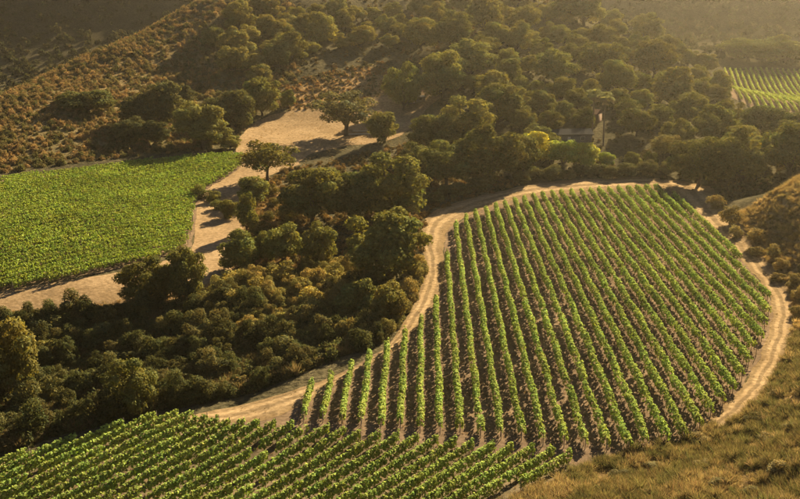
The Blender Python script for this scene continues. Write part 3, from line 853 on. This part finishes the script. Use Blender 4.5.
VGREEN = (.295, .352, .075)
rc = rows_in(central_poly, R(1.27), 2.7)
for i, r in enumerate(rc):
    k = i / max(1, len(rc) - 1)
    vine_row(*r, f'{ORD[i]} vine row from the left in the central block with bare soil lanes', 'vine rows of the central block', 140, .30, .88 + .55 * k, 2.0, .42, VGREEN, 500 + i, .06)
rl = rows_in(lower_poly, R(37.0), 2.3)
for i, r in enumerate(rl):
    vine_row(*r, f'{ORD[i]} slanting vine row of the bottom block, counted from its upper left edge', 'slanting vine rows of the bottom block', 175, .29, .68, 1.9, .15, VGREEN, 700 + i, .035, True, .2)
rw = rows_in(left_poly, R(46), 2.1)
for i, r in enumerate(rw):
    vine_row(*r, f'{ORD[i]} vine row of the dense bright left block, counted from the hill side', 'vine rows of the dense left block', 112, .33, 1.75, 1.7, .5, (.275, .328, .07), 800 + i, .01, False, .25, 0)
rf = rows_in(far_poly, R(13), 2.9)
for i, r in enumerate(rf):
    vine_row(*r, f'{ORD[i]} row from the left in the small distant hazy vine block', 'vine rows of the distant block', 60, .42, .95, 1.9, .4, (.44, .48, .1), 900 + i, .01, False)
# ------------------------------------------------------------------ uncountable brush and dry grass
def shrub_template(seed, nl, leaf, dome=.7, blades=False):
    rs = np.random.default_rng(seed)
    d = rs.normal(size=(nl, 3)); d[:, 2] = np.abs(d[:, 2]); d /= np.linalg.norm(d, axis=1)[:, None]
    if blades:
        base = np.c_[rs.normal(0, .12, (nl, 2)), np.zeros(nl)]
        dirv = d * np.array([.75, .75, 1]); dirv[:, 2] += .5; dirv /= np.linalg.norm(dirv, axis=1)[:, None]
        L_ = rs.uniform(.45, 1.0, nl)[:, None]
        tip = base + dirv * L_; tip[:, 2] *= dome * 1.3
        side = np.cross(dirv, rs.normal(size=(nl, 3))); side /= np.linalg.norm(side, axis=1)[:, None]
        mid = base * .45 + tip * .55 + np.array([0, 0, .04])
        v = np.stack([base, mid - side * leaf, tip, mid + side * leaf], 1).reshape(-1, 3)
        return v, nl
    bump = .8 + .25 * np.sin(d[:, 0] * 5 + seed) * np.cos(d[:, 1] * 6 + seed * 2)
    p = d * (rs.uniform(.6, 1.05, nl) * bump)[:, None] * np.array([.5, .5, dome])
    v, f = leaf_cloud(p, d + rs.normal(0, .6, (nl, 3)), leaf * rs.uniform(.6, 1.4, nl), rs)
    return v, nl

def template_set(name, metas):
    """meshes kept in a collection that is not in the scene; the brush is scattered from them"""
    col = bpy.data.collections.new(name)
    for k, me in enumerate(metas):
        col.objects.link(bpy.data.objects.new(f'{name}_{k}', me))
    return col, len(metas)

def shrub_meshes(name, seed, nn_, *a):
    out = []
    for i in range(nn_):
        v, nl = shrub_template(seed + i, *a)
        rs = np.random.default_rng(seed + i)
        t = np.repeat(rs.uniform(.7, 1.3, (nl, 1)) * (1 + rs.normal(0, .06, (nl, 3))), 4, 0)
        out.append(mesh_np(name, v, np.arange(len(v)).reshape(-1, 4), M_brush, col=t))
    return template_set(name, out)

_groups = {}
def scatter_group(tset):
    col, k = tset
    if col.name in _groups:
        return _groups[col.name]
    g = bpy.data.node_groups.new('scatter_' + col.name, 'GeometryNodeTree')
    g.interface.new_socket('Geometry', in_out='INPUT', socket_type='NodeSocketGeometry')
    g.interface.new_socket('Geometry', in_out='OUTPUT', socket_type='NodeSocketGeometry')
    N, L = g.nodes, g.links
    gi, go = N.new('NodeGroupInput'), N.new('NodeGroupOutput')
    ci = N.new('GeometryNodeCollectionInfo'); ci.inputs['Collection'].default_value = col
    ci.inputs['Separate Children'].default_value = True; ci.inputs['Reset Children'].default_value = True
    ip = N.new('GeometryNodeInstanceOnPoints'); ip.inputs['Pick Instance'].default_value = True
    def attr(nm, ty):
        a = N.new('GeometryNodeInputNamedAttribute'); a.data_type = ty; a.inputs['Name'].default_value = nm
        return a.outputs['Attribute']
    er = N.new('FunctionNodeEulerToRotation')
    L.new(attr('rot', 'FLOAT_VECTOR'), er.inputs[0])
    L.new(gi.outputs[0], ip.inputs['Points']); L.new(ci.outputs[0], ip.inputs['Instance'])
    L.new(attr('pick', 'INT'), ip.inputs['Instance Index']); L.new(er.outputs[0], ip.inputs['Rotation']); L.new(attr('scl', 'FLOAT_VECTOR'), ip.inputs['Scale'])
    L.new(ip.outputs[0], go.inputs[0])
    _groups[col.name] = g
    return g

def spread(name, label, poly, count, tset, size, cols, seed, mat=None, avoid=(), minh=.8, keepfn=None):
    rs = np.random.default_rng(seed)
    lo, hi = poly.min(0), poly.max(0)
    x = rs.uniform(lo[0], hi[0], count * 7); y = rs.uniform(lo[1], hi[1], count * 7)
    k = inside(poly, x, y)
    for a in avoid:
        k &= ~inside(a, x, y)
    x, y = x[k], y[k]
    if keepfn is not None:
        q = keepfn(x, y, rs); x, y = x[q], y[q]
    x, y = x[:count], y[:count]
    m = len(x)
    sz = size[0] + (size[1] - size[0]) * rs.random(m) ** 1.6
    hz = rs.uniform(minh, 1.25, m)
    cols = np.array(cols)
    # colour drifts in patches, then shrub by shrub
    pn = np.clip(.5 + .5 * lnoise(x, y, 18, seed) * 1.6 + rs.normal(0, .22, m), 0, .999)
    base = cols[(pn * len(cols)).astype(int)] * rs.uniform(.72, 1.28, m)[:, None]
    me = bpy.data.meshes.new(name)
    me.vertices.add(m)
    me.vertices.foreach_set('co', np.c_[x, y, HF(x, y)].astype(np.float32).ravel())
    def put(nm, ty, key, arr):
        me.attributes.new(nm, ty, 'POINT').data.foreach_set(key, np.ascontiguousarray(arr).ravel())
    put('rot', 'FLOAT_VECTOR', 'vector', np.c_[rs.normal(0, .08, (m, 2)), rs.uniform(0, 6.283, m)].astype(np.float32))
    put('scl', 'FLOAT_VECTOR', 'vector', np.c_[sz * rs.uniform(.85, 1.15, m), sz, sz * hz].astype(np.float32))
    put('pick', 'INT', 'value', rs.integers(0, tset[1], m).astype(np.int32))
    put('icol', 'FLOAT_COLOR', 'color', np.c_[base, np.ones(m)].astype(np.float32))
    me.update()
    o = link(name, me)
    md = o.modifiers.new('scatter', 'NODES')
    md.node_group = scatter_group(tset)
    tag(o, label, None, None, 'stuff')
    return o

SHR = shrub_meshes('leafy_shrub', 300, 5, 260, .135)
SHS = shrub_meshes('small_shrub', 320, 5, 60, .28)
TUFT = shrub_meshes('dry_tuft', 340, 5, 130, .014, .7, True)
GRS = shrub_meshes('straw_tuft', 360, 5, 30, .022, .7, True)
def rebush(me):
    q = me.copy(); q.materials.clear(); q.materials.append(M_brush)
    return q
BSH = template_set('round_shrub', [rebush(b_[0]) for b_ in BUSH])
ROADS = [poly_ground(q) for q in (
    [(664, 184), (702, 221), (736, 255), (765, 288), (772, 312), (764, 347), (742, 386), (713, 416), (715, 432), (738, 418), (766, 391), (789, 347), (795, 311), (786, 284), (758, 248), (728, 212), (712, 186)],
    [(-60, 309), (0, 291), (60, 282), (120, 272), (160, 262), (191, 248), (195, 225), (199, 202), (210, 188), (232, 174), (300, 164), (262, 180), (244, 205), (240, 250), (228, 285), (175, 300), (120, 304), (60, 312), (0, 316), (-60, 328)],
    [(236, 152), (240, 137), (258, 121), (288, 111), (330, 107), (372, 99), (398, 88), (424, 82), (440, 98), (426, 110), (414, 127), (398, 137), (372, 144), (345, 146), (312, 154), (298, 164)],
    [(700, 184), (640, 177), (560, 181), (505, 190), (455, 203), (428, 216), (420, 240), (425, 262), (419, 292), (405, 320), (386, 347), (350, 370), (300, 388), (230, 408), (190, 415), (150, 420), (60, 446), (0, 464), (-60, 484),
     (-56, 490), (4, 470), (66, 451), (160, 426), (205, 420), (262, 414), (304, 398), (332, 380), (378, 360), (408, 342), (432, 312), (443, 284), (444, 244), (452, 226), (480, 211), (520, 199), (560, 194), (655, 188), (700, 202)])]
FIELDS = [central_poly, lower_poly, left_poly, far_poly] + ROADS
def patchy(s, thr, seed):
    return lambda x, y, rs: lnoise(x, y, s, seed) + rs.normal(0, .25, len(x)) > thr
# left hillside: orange and olive scrub
hill_edge = poly_ground([(-80, 120), (0, 99), (100, 53), (200, 9), (262, -8), (300, 20), (300, 75), (262, 100), (240, 135), (205, 150), (100, 160), (0, 174), (-80, 186)])
hill_edge[:5] *= 1.15
spread('hillside_scrub', 'orange brown scrub covering the sunlit left hillside', hill_edge, 9500, SHR, (1.0, 3.2),
       [(.28, .185, .08), (.215, .155, .066), (.155, .13, .052), (.12, .115, .045), (.25, .17, .075)], 41, M_brush, FIELDS, .6)
spread('tan_scrub', 'tan and green scrub on the open patch above the clearing', poly_ground([(290, 80), (385, 62), (402, 92), (360, 112), (296, 112), (262, 104)]), 900, SHS, (.7, 1.9), [(.26, .15, .055), (.2, .13, .05), (.10, .085, .03)], 42, M_brush, FIELDS, .5)
# ravine and chaparral
RAV = poly_ground([(-80, 345), (0, 322), (60, 318), (120, 308), (200, 300), (300, 320), (376, 338), (380, 343), (294, 376), (186, 405), (58, 436), (0, 455), (-80, 484)])
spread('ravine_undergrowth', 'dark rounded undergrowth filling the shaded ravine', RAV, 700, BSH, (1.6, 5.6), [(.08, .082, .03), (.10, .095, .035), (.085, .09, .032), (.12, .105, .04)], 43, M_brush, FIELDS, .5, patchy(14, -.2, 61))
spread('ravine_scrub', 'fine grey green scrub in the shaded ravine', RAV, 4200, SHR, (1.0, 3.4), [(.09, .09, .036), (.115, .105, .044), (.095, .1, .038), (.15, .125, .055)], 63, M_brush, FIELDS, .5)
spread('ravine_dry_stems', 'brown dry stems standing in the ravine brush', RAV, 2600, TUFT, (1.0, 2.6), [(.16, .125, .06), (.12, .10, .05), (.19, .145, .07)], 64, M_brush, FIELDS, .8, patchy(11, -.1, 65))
CHA = poly_ground([(185, 300), (240, 280), (300, 275), (345, 268), (400, 285), (424, 265), (418, 295), (385, 340), (300, 350), (220, 335)])
spread('chaparral', 'low yellow olive chaparral on the slope above the ravine', CHA, 500, BSH, (1.2, 4.6), [(.25, .205, .065), (.19, .165, .052), (.28, .215, .07), (.14, .125, .044)], 44, M_brush, FIELDS, .6)
spread('chaparral_scrub', 'fine golden scrub between the chaparral bushes', CHA, 2200, SHR, (.9, 3.0), [(.26, .20, .07), (.20, .165, .055), (.30, .22, .08), (.15, .13, .045)], 66, M_brush, FIELDS, .6)
spread('grove_floor_brush', 'brown brush on the ground among the middle grove', poly_ground([(246, 192), (275, 172), (320, 163), (420, 140), (440, 150), (520, 185), (430, 212), (424, 262), (345, 262), (330, 272), (230, 280), (238, 262)]), 2600, SHR, (.7, 2.4),
       [(.2, .125, .045), (.14, .095, .035), (.08, .066, .028), (.22, .14, .055)], 45, M_brush, FIELDS, .5)
spread('wood_floor_brush', 'low scrub on the ground between the back trees', poly_ground([(440, 100), (480, 60), (600, 20), (720, 80), (735, 130), (700, 182), (560, 178), (500, 185), (440, 150)]), 2600, SHS, (1.0, 2.6),
       [(.065, .058, .026), (.09, .07, .03), (.055, .055, .024)], 46, M_brush, FIELDS, .5)
spread('high_slope_scrub', 'scrub between the trees of the high slope', poly_ground([(270, 90), (262, 10), (350, -5), (560, -5), (600, 20), (480, 60), (440, 100), (390, 62)]), 2200, SHS, (1.2, 2.8),
       [(.10, .075, .03), (.075, .065, .028), (.13, .085, .035)], 47, M_brush, FIELDS, .5)
# dry slope nearest the viewer and the knoll
spread('dry_slope_shrubs', 'golden brown dry shrubs covering the near right slope', poly_ground([(440, 540), (520, 494), (600, 462), (690, 436), (742, 414), (770, 376), (792, 330), (830, 330), (830, 540), (620, 560)]), 5200, TUFT, (.6, 2.0),
       [(.20, .16, .075), (.155, .135, .06), (.12, .115, .05), (.26, .20, .10)], 48, M_brush, FIELDS, .6, keepfn=patchy(9, -.25, 5))
spread('dry_slope_grass', 'dry straw grass on the near right slope', poly_ground([(440, 540), (520, 492), (600, 460), (690, 434), (742, 412), (768, 374), (790, 330), (830, 330), (830, 540), (620, 560)]), 9000, GRS, (.35, .8),
       [(.31, .235, .12), (.25, .195, .095), (.36, .275, .15)], 49, M_brush, FIELDS, .6)
spread('knoll_scrub', 'golden scrub on the knoll beside the right road', poly_ground([(705, 205), (735, 214), (765, 198), (800, 177), (840, 170), (840, 330), (795, 330), (784, 285), (745, 245)]), 2600, TUFT, (.6, 1.5),
       [(.32, .23, .10), (.26, .195, .085), (.38, .28, .13), (.20, .16, .07)], 50, M_brush, FIELDS, .6)
spread('roadside_grass', 'straw grass tufts on the verge below the left road', poly_ground([(-60, 326), (0, 312), (60, 308), (125, 300), (215, 284), (240, 262), (250, 200), (262, 185), (285, 200), (300, 280), (200, 300), (125, 318), (60, 330), (0, 336), (-60, 345)]), 3600, GRS, (.4, .9),
       [(.34, .23, .10), (.28, .18, .075), (.2, .14, .06)], 51, M_brush, [left_poly], .6)
spread('clearing_grass', 'sparse straw tufts round the dirt clearing', poly_ground([(236, 152), (240, 130), (258, 115), (288, 106), (330, 102), (372, 94), (420, 80), (445, 100), (426, 116), (414, 132), (398, 146), (345, 162), (300, 172)]), 900, GRS, (.3, .7),
       [(.34, .23, .10), (.28, .19, .085)], 52, M_brush, [], .6)
spread('vineyard_stubble', 'brown weed stubble along the vine lanes', central_poly, 7000, GRS, (.22, .5), [(.24, .155, .08), (.3, .2, .1), (.2, .14, .06)], 53, M_brush, [], .4)
spread('headland_weeds', 'dry weeds between the two near vine blocks', lower_poly, 1800, GRS, (.25, .55), [(.24, .165, .08), (.3, .2, .1), (.18, .15, .06)], 54, M_brush, [], .4)
spread('back_flat_brush', 'dim brush on the flat below the distant vine block', poly_ground([(728, 118), (760, 112), (800, 118), (850, 125), (850, 160), (800, 170), (765, 193), (722, 206), (712, 196), (700, 182), (715, 140)]), 1900, SHS, (1.0, 2.6), [(.075, .064, .028), (.1, .08, .034), (.065, .062, .026)], 56, M_brush, FIELDS, .5)
spread('track_weeds', 'dry weeds growing along the dirt tracks', np.concatenate([ROADS[3]]), 700, GRS, (.18, .42), [(.22, .16, .075), (.28, .2, .1), (.15, .13, .055)], 57, M_brush, [], .5)
spread('road_weeds', 'dry weeds growing on the rutted right road', np.concatenate([ROADS[0]]), 260, GRS, (.18, .4), [(.22, .16, .075), (.28, .2, .1)], 58, M_brush, [], .5)
# far hills: scrub colours darkened so the slopes look shadowed
spread('far_hill_scrub', 'hazy scrub on the far hills, coloured dark in place of slope shadow', np.array([(-300, 400), (-190, 470), (-100, 600), (120, 600), (180, 570), (330, 560), (480, 640), (480, 1000), (-520, 1000), (-420, 560)]), 12000, SHS, (2.5, 7.5), [(.036, .038, .018), (.048, .044, .021), (.04, .042, .018)], 55, M_brush, FIELDS, .45)
# ------------------------------------------------------------------ buildings half hidden in the trees
M_wall = plain_mat('pale_plaster', (.13, .12, .10), (.18, .165, .14), 2, .9, .1)
M_roof = plain_mat('grey_roofing', (.045, .043, .038), (.065, .06, .053), 3, .8, .2)
M_tan = plain_mat('tan_plaster', (.15, .105, .07), (.2, .14, .095), 2, .9, .1)
M_tile = plain_mat('terracotta', (.13, .08, .05), (.17, .105, .065), 3, .85, .3)
M_dark = plain_mat('dark_glass', (.02, .022, .024), (.04, .042, .045), 4, .2, 0)
M_wood = plain_mat('bleached_wood', (.40, .34, .27), (.56, .49, .40), 9, .85, .3)
def boxm(name, x0, x1, y0, y1, z0, z1, mat):
    v = np.array([(x, y, z) for z in (z0, z1) for x, y in ((x0, y0), (x1, y0), (x1, y1), (x0, y1))])
    f = np.array([(3, 2, 1, 0), (4, 5, 6, 7), (0, 1, 5, 4), (1, 2, 6, 5), (2, 3, 7, 6), (3, 0, 4, 7)])
    return mesh_np(name, v, f, mat)
def house(px, py, W, D, Hh, rz, label, wall, roof, nm='house', gable=1.4, rec=True):
    x, y, z, zc = G(px, py)
    root = link(nm, None, loc=(x, y, z), rz=rz)
    tag(root, label, 'house' if nm == 'house' else nm)
    link('wall', boxm('wall', -W / 2, W / 2, -D / 2, D / 2, -1.2, Hh, wall), root)
    e = .5
    v = np.array([(-W / 2 - e, -D / 2 - e, Hh + .01), (W / 2 + e, -D / 2 - e, Hh + .01), (W / 2 + e, D / 2 + e, Hh + .01), (-W / 2 - e, D / 2 + e, Hh + .01),
                  (-W / 2 - e, -D / 2 - e, Hh + .2), (W / 2 + e, -D / 2 - e, Hh + .2), (W / 2 + e, D / 2 + e, Hh + .2), (-W / 2 - e, D / 2 + e, Hh + .2), (-W / 2 - e, 0, Hh + gable), (W / 2 + e, 0, Hh + gable)])
    me = bpy.data.meshes.new('roof')
    me.from_pydata([tuple(q) for q in v], [], [(3, 2, 1, 0), (0, 1, 5, 4), (2, 3, 7, 6), (4, 5, 9, 8), (6, 7, 8, 9), (3, 0, 4, 8, 7), (1, 2, 6, 9, 5)])
    me.materials.append(roof)
    r = link('roof', me, root)
    for q in (-.32, .30):
        wn = link('window', boxm('window', q * W - .7, q * W + .7, -D / 2 - .05, -D / 2 + .05, 1.0, 2.2, M_wood), root)
        link('pane', boxm('pane', q * W - .58, q * W + .58, -D / 2 - .07, -D / 2 - .052, 1.1, 2.1, M_dark), wn)
    dr = link('door', boxm('door', -.5, .5, -D / 2 - .06, -D / 2 + .04, -.05, 2.1, M_wood), root)
    return root
house(566, 141, 15, 8, 2.7, .08, 'low house with long grey roof half hidden by trees', M_wall, M_roof)
house(586, 121, 9, 7, 3.0, -.5, 'small tan house with sunlit roof behind the palms', M_tan, M_tile)
house(553, 112, 7, 6, 3.0, .4, 'small tan house glimpsed among trees left of the palms', M_tan, M_tile)
house(413, 102, 9, 4, 2.0, .12, 'small white shed under the round oak beside the clearing', M_wall, M_roof, 'shed', .5)
# pale timbers on the ground under the thin-leaved tree
def timber(px, py, L_, rz, label):
    x, y, z, zc = G(px, py)
    tv, tf = tubes([([(-L_ / 2, 0, .32), (-L_ / 6, .03, .34), (L_ / 6, -.02, .33), (L_ / 2, .04, .3)], [.30, .29, .27, .24])], 10)
    k = len(tv); tv = np.r_[tv, [tv[:10].mean(0)], [tv[-10:].mean(0)]]
    o = link('log', mesh_np('log', tv, tf, M_wood, smooth=True), loc=(x, y, z), rz=rz)
    me = o.data
    tag(o, label, 'log')
timber(359, 135, 8.5, .05, 'longer pale log lying under the thin-leaved clearing tree')
timber(362, 132, 6.5, -.12, 'shorter pale log behind the longer one in the clearing')
# ------------------------------------------------------------------ haze
def haze_box():
    m, t, N, L = nodes('haze_air')
    out = N.new('ShaderNodeOutputMaterial'); pv = N.new('ShaderNodeVolumePrincipled')
    pv.inputs['Color'].default_value = (.95, .82, .56, 1)
    pv.inputs['Density'].default_value = HAZE_DENSITY
    pv.inputs['Anisotropy'].default_value = .74
    L.new(pv.outputs[0], out.inputs['Volume'])
    lo, hi, e = gz_min - 2, max(gz_max, CAMH) + 14, 1500
    v = np.array([(x, y, z) for z in (lo, hi) for x, y in ((-e, -e), (e, -e), (e, e), (-e, e))])
    f = np.array([(3, 2, 1, 0), (4, 5, 6, 7), (0, 1, 5, 4), (1, 2, 6, 5), (2, 3, 7, 6), (3, 0, 4, 7)])
    o = link('haze', mesh_np('haze', v, f, m))
    tag(o, 'thin warm haze filling the valley air', None, None, 'stuff')
haze_box()
